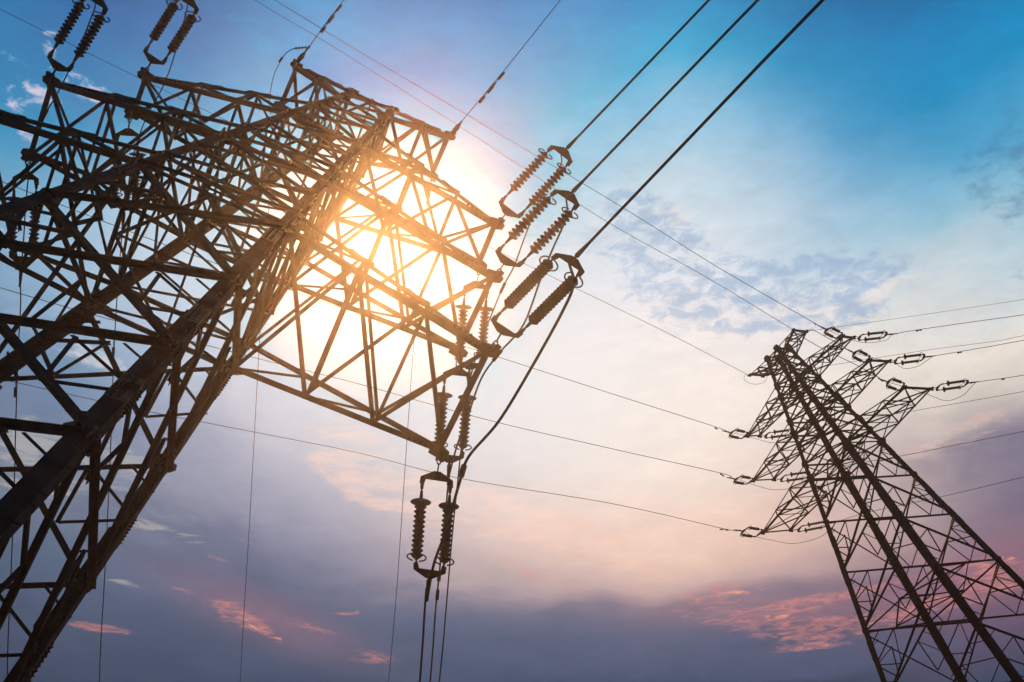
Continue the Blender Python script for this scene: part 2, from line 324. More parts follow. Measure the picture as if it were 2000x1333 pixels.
def build_pylon(T, label, name='transmission_tower'):
    W = T.W; lv = T.lv; zs = [z for _, z in lv]
    corners = [(-1, -1), (1, -1), (1, 1), (-1, 1)]
    # where each leg meets the ground
    foot = {}
    for u, v in corners:
        z0, z1 = -13.0, -400.0
        for _ in range(60):
            zm = (z0 + z1) / 2
            if T.node(u, v, zm).z > 0.35: z0 = zm
            else: z1 = zm
        foot[(u, v)] = z0
    zmin = max(foot.values())
    zs = [z for z in zs if z > zmin + 1.5]
    last = zs[-1]; step = zs[-2] - zs[-1]
    while True:
        step *= 1.12
        if last - step < zmin + step * 0.4: break
        last -= step; zs.append(last)
    base = sum((T.node(u, v, foot[(u, v)]) for u, v in corners), Vector()) / 4; base.z = 0
    root = empty(name, base); tag(root, label, 'pylon', 'steel lattice pylons')
    au = {s: T.V(s, 0, 0).normalized() for s in (-1, 1)}; av = {s: T.V(0, s, 0).normalized() for s in (-1, 1)}; az = T.V(0, 0, 1).normalized()
    sc_ = T.k
    # legs
    for u, v in corners:
        mb = MB()
        segw = [(0.3, -5, W['leg'][0]), (-5, -13, W['leg'][1]), (-13, -19, W['leg'][2]), (-19, foot[(u, v)], W['leg'][3])]
        for za, zb, wd in segw:
            p, q = T.node(u, v, za), T.node(u, v, zb)
            mb.angle(p, q, wd * sc_, wd * 0.13 * sc_, au[-u], av[-v], 1.0)
        if W['bolts'] and (u, v) in ((1, -1), (-1, 1)):      # step bolts for climbing
            z = -1.0; i = 0
            while z > foot[(u, v)] + 2:
                p = T.node(u, v, z) + au[-u] * .05
                mb.cyl(p, p + (av[v] if i % 2 else au[u]) * .13, .011, 6); z -= .42; i += 1
        lg = mb.build('leg', T.mat, root)
        for zj in (-4.4, -13.8, -19.0, -22.6, -30):   # splice: cover angle and rows of bolts over each joint
            if zj < foot[(u, v)] + 1: continue
            pl = MB(); bolts = []
            wd = [b for a, c, b in segw if a >= zj >= c][0]
            ln = wd * 3.4
            p, q = T.node(u, v, zj + ln / 2), T.node(u, v, zj - ln / 2); ax = (q - p).normalized()
            off = -(au[-u] + av[-v]) * wd * 0.045 * sc_
            pl.angle(p + off, q + off, wd * 1.06 * sc_, wd * 0.05 * sc_, au[-u], av[-v], 1.0)
            pl.second()
            if W['bolts']:
                nb = 8
                for i in range(nb):
                    c0 = p + (q - p) * ((i + .5) / nb)
                    for e, nn in ((au[-u], -av[-v]), (av[-v], -au[-u])):
                        for j, fr in enumerate((0.38, 0.74)):
                            cc = c0 + e * wd * fr * sc_ + ax * (j * ln / nb * 0.5 * sc_) + off
                            pl.bolt(cc, nn, wd * 0.075, wd * 0.09); pl.bolt(cc - nn * wd * 0.19, -nn, wd * 0.075, wd * 0.12)
            pl.build('splice_plate', T.mat if not W['bolts'] else PLATE, lg, False, BOLT)
        f_ = MB(); c_ = T.node(u, v, foot[(u, v)]); c_.z = 0
        s2 = W['leg'][3] * 2.2 * sc_
        f_.prism([c_ + Vector((x * s2, y * s2, -0.4)) for x, y in ((-1, -1), (1, -1), (1, 1), (-1, 1))], [c_ + Vector((x * s2 * .7, y * s2 * .7, 0.5)) for x, y in ((-1, -1), (1, -1), (1, 1), (-1, 1))])
        f_.build('footing', CONC, root)
    # faces: X bracing panel by panel
    faces = [((-1, -1), (1, -1)), ((1, -1), (1, 1)), ((1, 1), (-1, 1)), ((-1, 1), (-1, -1))]
    arml = set(T.arms)            # levels that carry horizontal struts
    for fi, (a, b) in enumerate(faces):
        nrm = (T.V(0, a[1], 0) if a[1] == b[1] else T.V(a[0], 0, 0)).normalized()
        hz = (T.V(b[0] - a[0], b[1] - a[1], 0)).normalized()
        for i in range(len(zs) - 1):
            z0, z1 = zs[i], zs[i + 1]; low = z0 <= -12.99
            A0, B0, A1, B1 = T.node(*a, z0), T.node(*b, z0), T.node(*a, z1), T.node(*b, z1)
            mb = MB(); wd = (W['diag_low'] if low else W['diag']) * sc_; th = wd * 0.14; jit = wd * 0.05 * ((i % 3) - 1)
            ins = -nrm * (th * 1.2 + jit)
            ad, bd = (B1 - A0).normalized(), (A1 - B0).normalized()
            mb.angle(A0 + ad * wd * .6 + ins, B1 - ad * wd * .6 + ins, wd, th, nrm.cross(ad), -nrm)
            mb.angle(B0 + bd * wd * .6 + ins * 1.0 + nrm * th * 1.15, A1 - bd * wd * .6 + ins + nrm * th * 1.15, wd, th, nrm.cross(bd), nrm)
            if not low and (round(z0, 3) in arml):
                wh = W['horiz'] * sc_
                mb.angle(A0 + ins * 2, B0 + ins * 2, wh, wh * .14, -az, -nrm)
            if low:
                # redundant members: from the middle of each leg piece to the quarter points of the diagonals
                wr = W['red'] * sc_; tr = wr * .14
                for (L0, L1, Dn, Up) in ((A0, A1, (A0, B1), (A1, B0)), (B0, B1, (B0, A1), (B1, A0))):
                    M = (L0 + L1) / 2
                    def q4(seg, t): return seg[0] + (seg[1] - seg[0]) * t
                    e = -nrm * wd * 0.55
                    prs = [(M, q4(Dn, .27)), (M, q4(Up, .27)), (q4(Dn, .27), q4(Up, .27))]
                    if W['dense']: prs += [((L0 + M) / 2, q4(Dn, .135)), ((L1 + M) / 2, q4(Up, .135))]
                    for jx, (x, y) in enumerate(prs):
                        dd = (y - x).normalized(); wq = wr if jx < 3 else wr * .75
                        ee = e - nrm * wq * .05 * jx
                        mb.angle(x + ee, y + ee, wq, tr, nrm.cross(dd), -nrm)
                # strut from the middle of the top to the diagonals, like an M
                if W['dense'] or i % 2 == 0:
                    Mx = (A0 + B0) / 2
            mb.build('bracing_panel', T.mat, root)
        # gusset plates at the nodes of this face
        for i, z in enumerate(zs):
            for c0, sg in ((a, 1), (b, -1)):
                p = T.node(*c0, z); r = (W['gus_low'] if z <= -12.99 else W['gus']) * sc_
                big = 1.25 if round(z, 3) in arml else 0.85
                if W['bolts'] and z < -13.1: big = 1.0
                gm = MB(); bl = []
                gusset(gm, p + hz * sg * r * .55 - nrm * W['leg'][1] * .16 * sc_, hz, az, nrm, r * big, 0.02 * sc_ * W['th'], gm if (W['bolts']) else None, 0.022, seed=int(fi * 97 + i * 13 + sg))
                gm.build('gusset_plate', PLATE if W['bolts'] else T.mat, root, False, BOLT)
    # plan bracing (diamonds) at the tops of the waist panels
    for z in T.diaphragms:
        if z < zmin + 1: continue
        mb = MB(); wd = W['red'] * 1.3 * sc_
        mids = [(T.node(*faces[i][0], z) + T.node(*faces[i][1], z)) / 2 for i in range(4)]
        for i in range(4):
            mb.angle(mids[i], mids[(i + 1) % 4], wd, wd * .14, az, (base - mids[i]).normalized())
            a, b = faces[i]
            p, q = T.node(*a, z), T.node(*b, z); mb.angle(p, q, wd * 1.1, wd * .15, -az, -(p + q - 2 * T.P(0, 0, z)).normalized())
        for i in range(2):
            mb.angle(mids[i] + az * wd * .3, mids[i + 2] + az * wd * .3, wd * .8, wd * .12, az, hz)
        mb.build('plan_bracing', T.mat, root)
    # cross arms
    for u in (-1, 1):
        for k, zt, zb in T.armdef:
            sub = empty('cross_arm' if k != 'E' else 'earth_wire_arm', Vector((0, 0, 0))); sub.parent = root
            sub.location = T.P(u, 0, zb) - base
            n3 = (0.0, .34, .67, 1.0) if k != 'E' else (0.0, .5, 1.0)
            Bt = {}; Tp = {}
            for v in (-1, 1):
                tipp = T.tip(u, v, k); rb, rt = T.node(u, v, zb), T.node(u, v, zt)
                if k == 'E':     # the upper chord is level, the lower one rises to the tip
                    Bt[v] = (rb, tipp - az * 0.05 * sc_); Tp[v] = (rt, tipp + az * .05 * sc_)
                else:
                    Bt[v] = (rb, tipp); Tp[v] = (rt, tipp + az * W['chord'] * .8 * sc_)
                wc = W['chord'] * sc_; wt = W['tchord'] * sc_
                mb = MB(); mb.angle(Bt[v][0], Bt[v][1], wc, wc * .14, -av[v], az)
                if W['bolts']:      # bolt rows near the tip
                    mb.second(); ch = (Bt[v][0] - Bt[v][1]).normalized()
                    for i in range(4): mb.bolt(tipp + ch * (.45 + .11 * i) + az * wc * 1.0, az, .028, .045); mb.bolt(tipp + ch * (.3 + .11 * i) - av[v] * wc * .5, -az, .022, .03)
                mb.build('lower_chord', T.mat, sub, False, BOLT)
                mb = MB(); mb.angle(Tp[v][0], Tp[v][1], wt, wt * .14, -av[v], -az)
                # small splice fishplates on the upper chord
                if W['bolts']:
                    for t in (.33, .62):
                        c0 = Tp[v][0] + (Tp[v][1] - Tp[v][0]) * t; dd = (Tp[v][1] - Tp[v][0]).normalized()
                        mb.plate(c0 + az * wt * .2, dd, az, [(-.30, -.02), (.30, -.03), (.26, .10), (.0, .02), (-.24, .05)], .02, av[v])
                mb.build('upper_chord', T.mat, sub)
            def on(d, v, t): return d[v][0] + (d[v][1] - d[v][0]) * t
            lac = MB(); wl = W['lace'] * sc_; tl = wl * .15
            for i in range(len(n3) - 1):
                t0, t1 = n3[i], n3[i + 1]
                for x, y, e in ((on(Bt, -1, t0), on(Bt, 1, t1), 0), (on(Bt, 1, t0), on(Bt, -1, t1), 1)):
                    dd = (y - x).normalized(); lac.angle(x + az * (wl * .3 + e * tl * 1.3), y + az * (wl * .3 + e * tl * 1.3), wl * 1.15, tl, dd.cross(az), az if e else -az)
                if i > 0:
                    x, y = on(Bt, -1, t0), on(Bt, 1, t0); dd = (y - x).normalized(); lac.angle(x + az * wl * .7, y + az * wl * .7, wl, tl, dd.cross(az), az)
                    x, y = on(Tp, -1, t0), on(Tp, 1, t0); dd = (y - x).normalized(); lac.angle(x, y, wl, tl, dd.cross(az), -az)
                x, y = (on(Tp, -1, t0), on(Tp, 1, t1)) if i % 2 else (on(Tp, 1, t0), on(Tp, -1, t1)); dd = (y - x).normalized(); lac.angle(x, y, wl * .9, tl, dd.cross(az), -az)
                for v in (-1, 1):
                    if i > 0:
                        x, y = on(Bt, v, t0), on(Tp, v, t0); lac.angle(x - av[v] * wl * .2, y - av[v] * wl * .2, wl, tl, au[u], -av[v])
                    if i < len(n3) - 2 or k == 'E':
                        x, y = on(Bt, v, t0), on(Tp, v, t1); dd = (y - x).normalized(); lac.angle(x - av[v] * wl * .5, y - av[v] * wl * .5, wl * 1.1, tl, dd.cross(av[v]), -av[v])
            lac.build('lacing', T.mat, sub)
            # tip beam and its plates
            tb = MB(); a_, b_ = T.tip(u, -1, k), T.tip(u, 1, k); wb = W['chord'] * sc_
            dd = (b_ - a_).normalized(); tb.angle(a_, b_, wb, wb * .14, -au[u], az)
            tb.build('tip_beam', T.mat, sub)
            for v in (-1, 1):
                pm = MB(); p = T.tip(u, v, k); r = W['tip'] * sc_ * (1 if k != 'E' else .85)
                ol = [(-1.25, -.35), (-1.2, .5), (-.2, .62), (.35, .95), (.75, .8), (.62, .35), (.95, .1), (.8, -.5), (.1, -.75)]
                pm.plate(p + az * .02, au[u], dd * v, [(x * r, y * r) for x, y in ol], .03 * sc_ * W['th'], az)
                pm.plate(p - au[u] * r * .1, dd * v, az, [(-1.0 * r, -.1 * r), (-.3 * r, -.75 * r), (.5 * r, -.7 * r), (.95 * r, -.05 * r), (.5 * r, .6 * r), (-.7 * r, .75 * r)], .03 * sc_ * W['th'], au[u])
                pm.build('tip_plate', T.mat, sub, False, BOLT)
    # peak plates with a lifting hole, at the two near top corners
    for u, v in corners:
        pk = MB(); p = T.node(u, v, 0.12); r = W['tip'] * .8 * sc_
        pk.plate(p, au[1], az, [(-.9 * r, -1.2 * r), (.9 * r, -1.2 * r), (.75 * r, -.2 * r), (.3 * r, .75 * r), (-.05 * r, .9 * r), (-.35 * r, .6 * r), (-.8 * r, -.2 * r)], .03 * sc_ * W['th'], av[v])
        pk.build('peak_plate', T.mat, root)
    return root

lvA = [('T', 0), ('e', -.946), ('m1', -1.924), ('t1', -2.935), ('b1', -4.872), ('m2', -6.2), ('t2', -7.544), ('b2', -8.882), ('m3', -10.35), ('t3', -11.893), ('b3', -13), ('a', -16.855), ('b', -20.532), ('c', -24.282), ('d', -28.4), ('e', -33.0)]
A = Pylon(RA, oA, 1.0, .601, 1.484, .073, .98, .065, lvA, [0, -2.935, -4.872, -7.544, -8.882, -11.893, -13], TIPA,
          dict(leg=(.165, .20, .235, .27), diag=.074, diag_low=.118, horiz=.095, red=.068, chord=.112, tchord=.085, lace=.064, gus=.17, gus_low=.24, tip=.17, th=1.0, bolts=True, dense=True), STEEL)
A.armdef = [('E', 0, -.946), (1, -2.935, -4.872), (2, -7.544, -8.882), (3, -11.893, -13)]; A.diaphragms = [0, -4.872, -8.882, -13, -28.4]
near_tower = build_pylon(A, 'huge near steel lattice pylon filling the left half, sun behind its arms')

lvB = [('T', 0), ('e', -.955), ('m1', -1.951), ('t1', -2.956), ('b1', -4.196), ('m2', -5.506), ('t2', -6.907), ('b2', -8.323), ('m3', -9.703), ('t3', -11.418), ('b3', -13), ('a', -17.428), ('b', -22.453), ('c', -28.143), ('d', -34.469)]
SB = 0.40
B = Pylon(RB, oB, SB, .974, 2.675, .134, 1.093, .147, lvB, [0, -2.956, -4.196, -6.907, -8.323, -11.418, -13], TIPB,
          dict(leg=(.34, .42, .50, .58), diag=.13, diag_low=.18, horiz=.15, red=.10, chord=.20, tchord=.13, lace=.105, gus=.36, gus_low=.44, tip=.26, th=2.0, bolts=False, dense=True), DSTEEL)
B.armdef = [('E', 0, -.955), (1, -2.956, -4.196), (2, -6.907, -8.323), (3, -11.418, -13)]; B.diaphragms = [-4.196, -8.323, -13, -28.143]
far_tower = build_pylon(B, 'smaller dark steel lattice pylon standing farther off at the right edge')

# ------------------------------------------------------------------ insulator sets
def shed_profile(n, L_, R, r, small, cap, wavy=False):
    if wavy:        # porcelain rod: thick body with rounded rims
        pr = [(0, 0), (0, r)]
        for i in range(n * 8 + 1):
            t = i / 8.0; z = L_ * (.01 + .97 * i / (n * 8)); pr.append((z, r + (R - r) * (0.5 - 0.5 * math.cos(2 * math.pi * t)) ** 1.3))
        return pr + [(L_ * .99, r), (L_, 0)]
    pr = [(0, .0), (0, r * 1.3), (L_ * .02, r * 1.3)]
    p = (L_ * .96) / n
    for i in range(n):
        z = L_ * .02 + i * p; RR = cap if (i == 0 and cap) else R
        pr += [(z + p * .10, r), (z + p * .30, RR * .55), (z + p * .36, RR * .97), (z + p * .40, RR), (z + p * .44, RR * .93), (z + p * .48, r * 1.15)]
        if small: pr += [(z + p * .62, r), (z + p * .78, R * .68), (z + p * .83, R * .70), (z + p * .88, r * 1.1)]
    pr += [(L_ * .985, r), (L_, r * 1.3), (L_, 0)]
    return pr
def insulator_set(label, group, tip, armc, linec, hs, dep0, dep1, sc_, n=12, R=.115, cap=None, big=True, clampdir=None, name='insulator_set', small=True, core=.030, wavy=False):
    # armc, linec: pixels of the two yoke plates; hs: half the spread between the strings in pixels
    Pa = at(*armc, dep0); Pl = at(*linec, dep1); k0 = dep0 / FPX
    Wd = c2w((hs[0] * k0, -hs[1] * k0, 0))
    root = empty(name, tip); tag(root, label, 'insulator', group)
    ax = (Pl - Pa).normalized(); wn = Wd.normalized(); up = ax.cross(wn).normalized(); th = .018 * sc_
    # links between the arm and the yoke
    ln = MB(); apex = Pa - ax * .10 * sc_; d = (apex - tip); Ld = d.length; dn = d.normalized(); side = dn.cross(up).normalized(); k = max(1, int(round(Ld / (.24 * sc_))))
    for i in range(k):
        c = tip + dn * Ld * (i + .5) / k; hl = Ld / k * .56; hw_ = .036 * sc_; s1, s2 = (side, up) if i % 2 == 0 else (up, side)
        pts = [c + dn * hl * math.cos(t) + s1 * hw_ * math.sin(t) * (1.15) for t in [2 * math.pi * j / 12 for j in range(12)]]
        ln.tube(pts, .013 * sc_, 6, closed=True)
    ln.build('chain_link', FIT, root, True)
    W_ = Wd.length
    for c, sgn in ((Pa, -1), (Pl, 1)):
        yk = MB(); hh = .17 * sc_
        yk.plate(c, wn, ax * sgn, [(-W_ - .05 * sc_, -hh * .6), (-W_ + .03 * sc_, -hh * .75), (-W_ + .06 * sc_, -hh * .05), (W_ - .06 * sc_, -hh * .05), (W_ - .03 * sc_, -hh * .75), (W_ + .05 * sc_, -hh * .6), (W_ + .04 * sc_, hh * .15), (.06 * sc_, hh * .95), (-.06 * sc_, hh * .95), (-W_ - .04 * sc_, hh * .15)], th, up)
        yk.build('yoke_plate', FIT, root)
    full = (Pl - Pa).length; f0 = full * .23; f1 = full * .10; Ls = full - f0 - f1
    for s in (-1, 1):
        a0 = Pa + Wd * s; fm = MB()
        fm.cyl(a0, a0 + ax * f0, .014 * sc_, 6); fm.cyl(a0 + ax * f0 * .30, a0 + ax * f0 * .52, .034 * sc_, 8, .026 * sc_); fm.cyl(a0 + ax * f0 * .62, a0 + ax * f0 * 1.0, .024 * sc_, 8, .036 * sc_)
        fm.cyl(a0 + ax * f0 * .18 - up * .05 * sc_, a0 + ax * f0 * .18 + up * .05 * sc_, .014 * sc_, 6)
        st = MB(); st.cyl(a0 + ax * (f0 + Ls), a0 + ax * (f0 + Ls + f1), .018 * sc_, 6); st.lathe(a0 + ax * f0, ax, shed_profile(n, Ls, R * sc_, core * sc_, small, (cap or 0) * sc_, wavy), 16 if big else 10)
        so = st.build('insulator_string', PORC, root, False)
        fm.build('end_fitting', FIT, so)
        if True:
            rg = MB(); c = a0 + ax * (f0 + Ls * .965); rr = R * 1.55 * sc_
            e1 = up; e2 = wn
            pts = [c + (e1 * math.cos(t) + e2 * math.sin(t)) * rr for t in [rad(20 + 320 * j / 20) for j in range(21)]]
            rg.tube(pts, .014 * sc_, 6); rg.cyl(c + e1 * rr * .95, c + ax * f1 * .4, .010 * sc_, 6)
            rg.build('grading_ring', FIT, so, True)
    cl = MB(); e = Pl + ax * .10 * sc_
    cd_ = (clampdir - e).normalized() if clampdir else ax
    cl.cyl(e, e + cd_ * .16 * sc_, .026 * sc_, 8); cl.cyl(e + cd_ * .14 * sc_, e + cd_ * .50 * sc_, .046 * sc_, 8, .030 * sc_); cl.cyl(e + cd_ * .5 * sc_, e + cd_ * .66 * sc_, .026 * sc_, 8)
    cl.build('dead_end_clamp', FIT, root)
    return root, Pa, Pl, e + cd_ * .5 * sc_

def curve(pts, n=10):                 # Catmull-Rom through the points
    P = [pts[0] * 2 - pts[1]] + list(pts) + [pts[-1] * 2 - pts[-2]]; out = []
    for i in range(1, len(P) - 2):
        for j in range(n):
            t = j / n; a, b, c, d = P[i - 1], P[i], P[i + 1], P[i + 2]
            out.append(0.5 * ((2 * b) + (c - a) * t + (2 * a - 5 * b + 4 * c - d) * t * t + (3 * b - a - 3 * c + d) * t ** 3))
    out.append(P[-2]); return out
def wire(label, group, pts, r, name='conductor_wire', cat='wire', sleeves=(), dampers=(), sc_=1.0):
    mb = MB(); mb.tube(pts, r, 6); base = pts[0]
    root = empty(name, base); tag(root, label, cat, group)
    mb.build('wire_strand', WIRE, root, True)
    for a, b, rr in sleeves:
        s = MB(); s.cyl(a, b, rr, 8); s.build('wire_sleeve', FIT, root)
    for c, d in dampers:
        s = MB(); dn = d.normalized(); dr = Vector((0, 0, -1)); dr = (dr - dn * dr.dot(dn)).normalized()
        q = c + dr * .07 * sc_; s.cyl(c, q, .014 * sc_, 6); s.cyl(q - dn * .26 * sc_, q + dn * .26 * sc_, .008 * sc_, 6)
        s.cyl(q - dn * .30 * sc_, q - dn * .10 * sc_, .040 * sc_, 8); s.cyl(q + dn * .12 * sc_, q + dn * .34 * sc_, .036 * sc_, 8)
        s.build('vibration_damper', FIT, root)
    return root
def pxl(pts, d0, d1):                # pixels spaced along a run of depths
    n = len(pts); return [at(x, y, d0 + (d1 - d0) * i / (n - 1)) for i, (x, y) in enumerate(pts)]

# near pylon: strings towards the camera side
GN = 'tension insulator sets on the near pylon'
near = {}
for (u, k, armc, linec, hs, nxt, lab) in [
    (1, 1, (996, 409), (1096, 302), (18, 14), (1385, 0), 'pair of ribbed insulators leading up-right from the upper right arm of the near pylon'),
    (1, 2, (993, 505), (1106, 388), (21, 13.5), (1480, 0), 'pair of ribbed insulators leading up-right from the middle right arm of the near pylon'),
    (1, 3, (987, 641), (1112, 515), (23.5, 15.5), (1605, 0), 'pair of thick ribbed insulators leading up-right from the lowest right arm tip'),
    (-1, 1, (301, 112), (367, 8), (17.5, 11.5), (440, -110), 'pair of ribbed insulators at the top edge above the shorter upper left arm'),
    (-1, 2, (116, 124), (187, 6), (19.5, 12.5), (262, -118), 'pair of ribbed insulators in the top left corner on the longer left arm')]:
    tip = A.tip(u, -1, k); d0 = depth_of(tip) - .25; ln = math.hypot(linec[0] - armc[0], linec[1] - armc[1]) * d0 / FPX
    d1 = d0 - ln * {(1, 1): .35, (1, 2): .4, (1, 3): .75, (-1, 1): .6, (-1, 2): .4}[(u, k)]
    tot = math.hypot(nxt[0] - linec[0], nxt[1] - linec[1]) * d1 / FPX; de = d1 - tot * .85
    end = at(nxt[0], nxt[1], de)
    r_, Pa, Pl, ce = insulator_set(lab, GN, tip, armc, linec, hs, d0, d1, 1.0, n=11 if k < 3 else 15, R=.114 if k < 3 else .108, clampdir=end, core=.048 if k < 3 else .066, wavy=True)
    near[(u, k)] = (Pl, ce)
    dr = (end - ce).normalized()
    pts = [ce + dr * t for t in (0, 2, 5)] + [ce + dr * t + Vector((0, 0, -1)) * ((t - 5) ** 2) * .004 for t in (9, 16, 26, 40)]
    wl = {(1, 1): 'thick dark conductor leaving the top edge leftmost of the three, from the upper right insulators', (1, 2): 'thick dark conductor leaving the top edge between two others, from the middle right insulators', (1, 3): 'thick dark conductor reaching the top edge farthest right, from the lowest right insulators',
          (-1, 1): 'conductor running out of the picture above the shorter upper left arm', (-1, 2): 'conductor running out of the picture in the top left corner'}[(u, k)]
    wire(wl, 'conductors on the near side of the near pylon', pts, .025)
# strings on the far side
far = {}
for (u, k, armc, linec, hs, lab) in [
    (1, 1, (930, 563), (918, 709), (21.5, 2), 'pale insulator pair hanging beneath the middle right arm, in front of its tip beam'),
    (1, 2, (893, 733), (879, 890), (23.5, 2.5), 'insulator pair hanging between the middle and the lowest right arm tips of the near pylon'),
    (1, 3, (853, 938), (839, 1114), (27.5, 4), 'insulator pair hanging lowest, below the bottom right arm against the pink sky'),
    (-1, 1, (250, 265), (243, 398), (20.5, 1.5), 'insulator pair hanging from the shorter upper left arm, seen through the bracing'),
    (-1, 2, (50, 350), (43, 502), (21.5, 1.5), 'insulator pair hanging at the left edge from the longer left arm')]:
    tip = A.tip(u, 1, k); d0 = depth_of(tip) + .1; ln = math.hypot(linec[0] - armc[0], linec[1] - armc[1]) * d0 / FPX
    d1 = d0 + ln * .32
    nx = at(linec[0] - 6, linec[1] + 80, d1 + .6)
    r_, Pa, Pl, ce = insulator_set(lab, GN, tip, armc, linec, hs, d0, d1, 1.0, n=12, R=.112, cap=.19, clampdir=nx, core=.026)
    far[(u, k)] = (Pl, ce)
def far_wire(label, first, pix, d0, d1, dmp=(), r=.018, name='conductor_wire', group='conductors leaving the far side of the near pylon'):
    pts = [first] + pxl(pix, d0, d1); last, dr = pts[-1], (pts[-1] - pts[-2]).normalized()
    h = Vector((dr.x, dr.y, 0)).normalized()
    for t in (6, 16, 34, 60, 95):
        pts.append(last + dr * 4 * (1 - math.exp(-t / 8)) + h * t + Vector((0, 0, max(-last.z + 9, -6)) ) * (1 - math.exp(-t / 30)))
    n = len(pix)
    dm = []
    for i in dmp:
        dm.append((at(*i[:2], d0 + (d1 - d0) * i[2]), at(*pix[-1], d1) - at(*pix[0], d0)))
    wire(label, group, curve(pts, 8), r, name, dampers=dm)
dR = depth_of(far[(1, 3)][0])
far_wire('conductor dropping out of the bottom edge leftmost of the three below the lowest insulators', far[(1, 3)][1], [(833, 1150), (829, 1200), (820, 1333)], dR + .3, dR + 1.0, r=.022)
dR = depth_of(far[(1, 2)][0])
far_wire('middle one of three conductors dropping to the bottom edge, with a damper near the yoke', far[(1, 2)][1], [(874, 960), (866, 1040), (856, 1140), (850, 1200), (840, 1333)], dR + .3, dR + 1.8, dmp=[(856, 1140, .5)], r=.018)
dR = depth_of(far[(1, 1)][0])
far_wire('rightmost of the three conductors dropping to the bottom edge behind the hanging insulators', far[(1, 1)][1], [(907, 820), (893, 950), (882, 1060), (872, 1180), (858, 1333)], dR + .3, dR + 2.8, r=.017)
dR = depth_of(far[(-1, 1)][0])
far_wire('thin conductor with a damper dropping behind the bracing to the left bottom edge', far[(-1, 1)][1], [(230, 560), (222, 700), (215, 900), (204, 1134), (194, 1333)], dR + .4, dR + 4.5, dmp=[(223, 668, .25)], r=.013)
dR = depth_of(far[(-1, 2)][0])
far_wire('thin conductor dropping along the left edge behind the lowest bracing, with a damper', far[(-1, 2)][1], [(40, 600), (34, 720), (27, 970), (20, 1160), (14, 1333)], dR + .4, dR + 4.5, dmp=[(32, 745, .3)], r=.014)

# jumper loops from the near clamp round to the far clamp
def jumper(label, key, pix, r=.022, sl=None):
    a, b = near[key][0], far[key][1]; n = len(pix)
    da, db = depth_of(a), depth_of(b)
    pts = [a] + [at(x, y, da + (db - da) * (i + 1) / (n + 1)) for i, (x, y) in enumerate(pix)] + [b]
    cv_ = curve(pts, 10); s = []
    if sl is not None:
        i = min(range(len(cv_)), key=lambda j: (cv_[j] - at(sl[0], sl[1], depth_of(cv_[j]))).length); s = [(cv_[max(i - 2, 0)], cv_[min(i + 2, len(cv_) - 1)], r * 2.1)]
    wire(label, 'jumper loops on the near pylon', cv_, r, 'jumper_wire', 'jumper wire', sleeves=s)
jumper('thick jumper wire sweeping in a wide curve from the lowest right insulators', (1, 3), [(1120, 556), (1098, 610), (1040, 715), (975, 822), (915, 893), (897, 945), (884, 990), (868, 1045), (848, 1100)], .026, (899, 920))
jumper('jumper wire curving behind the lowest right insulators down to the middle hanging pair', (1, 2), [(1106, 425), (1078, 490), (1056, 545), (1022, 635), (975, 690), (940, 740), (915, 810), (893, 870)], .019, (968, 692))
jumper('jumper wire running from the upper right insulators past the middle arm tip', (1, 1), [(1094, 325), (1060, 380), (1030, 450), (1004, 520), (982, 562), (958, 620), (935, 680)], .016, (982, 565))
jumper('thin jumper wire looping down beside the shorter upper left arm', (-1, 1), [(362, 30), (340, 110), (318, 170), (285, 232), (262, 300), (248, 380)], .014)
jumper('thin jumper wire looping down beside the longer left arm tip', (-1, 2), [(182, 25), (152, 100), (118, 172), (84, 232), (64, 290), (52, 380), (46, 470)], .014, (86, 226))

# earth wires of the near pylon
def earth_clamp(label, tip, p1, p2, sc_=1.0):
    root = empty('earth_wire_clamp', tip); tag(root, label, 'clamp')
    d = (p1 - tip).normalized(); a = MB(); pts = [tip + d * .02, tip + d * .16]
    a.cyl(tip, tip + d * .12 * sc_, .018 * sc_, 6); a.cyl(tip + d * .10 * sc_, tip + d * .30 * sc_, .05 * sc_, 8, .06 * sc_); a.cyl(tip + d * .30 * sc_, tip + d * .42 * sc_, .06 * sc_, 8, .03 * sc_)
    a.build('clamp_body', FIT, root)
    b = MB(); b.cyl(tip + d * .4 * sc_, p1, .022 * sc_, 8, .026 * sc_); sd = d.orthogonal().normalized(); b.cyl(tip + d * .24 * sc_ - sd * .1 * sc_, tip + d * .24 * sc_ + sd * .1 * sc_, .018 * sc_, 6); b.build('thimble', FIT, root)
tE = A.tip(1, -1, 'E'); dE = depth_of(tE)
p1 = at(902, 237, dE - .25)
earth_clamp('forged clamp on the right earth wire arm tip pointing up-right', tE, p1, None)
pe = pxl([(902, 237), (958, 170), (1000, 119), (1095, 0)], dE - .25, dE - 2.6); dr = (pe[-1] - pe[-2]).normalized()
wire('thin earth wire rising from the right arm tip, with a pair of dampers', 'earth wires of the near pylon', curve(pe + [pe[-1] + dr * 12, pe[-1] + dr * 35], 5), .010, 'earth_wire', dampers=[(at(950, 180, dE - .9), dr), (at(967, 160, dE - 1.1), dr)])
tL = A.tip(-1, -1, 'E'); dL = depth_of(tL)
p1 = at(605, 90, dL - .3)
earth_clamp('forged clamp on the left earth wire peak with a bent bonding lead', tL, p1, None)
pe = pxl([(605, 90), (632, 52), (655, 22), (672, 0)], dL - .3, dL - 1.4); dr = (pe[-1] - pe[-2]).normalized()
wire('thin earth wire rising from the left peak out of the top edge, with dampers', 'earth wires of the near pylon', curve(pe + [pe[-1] + dr * 12, pe[-1] + dr * 35], 5), .010, 'earth_wire', dampers=[(at(639, 45, dL - .8), dr), (at(655, 22, dL - 1.0), dr)])
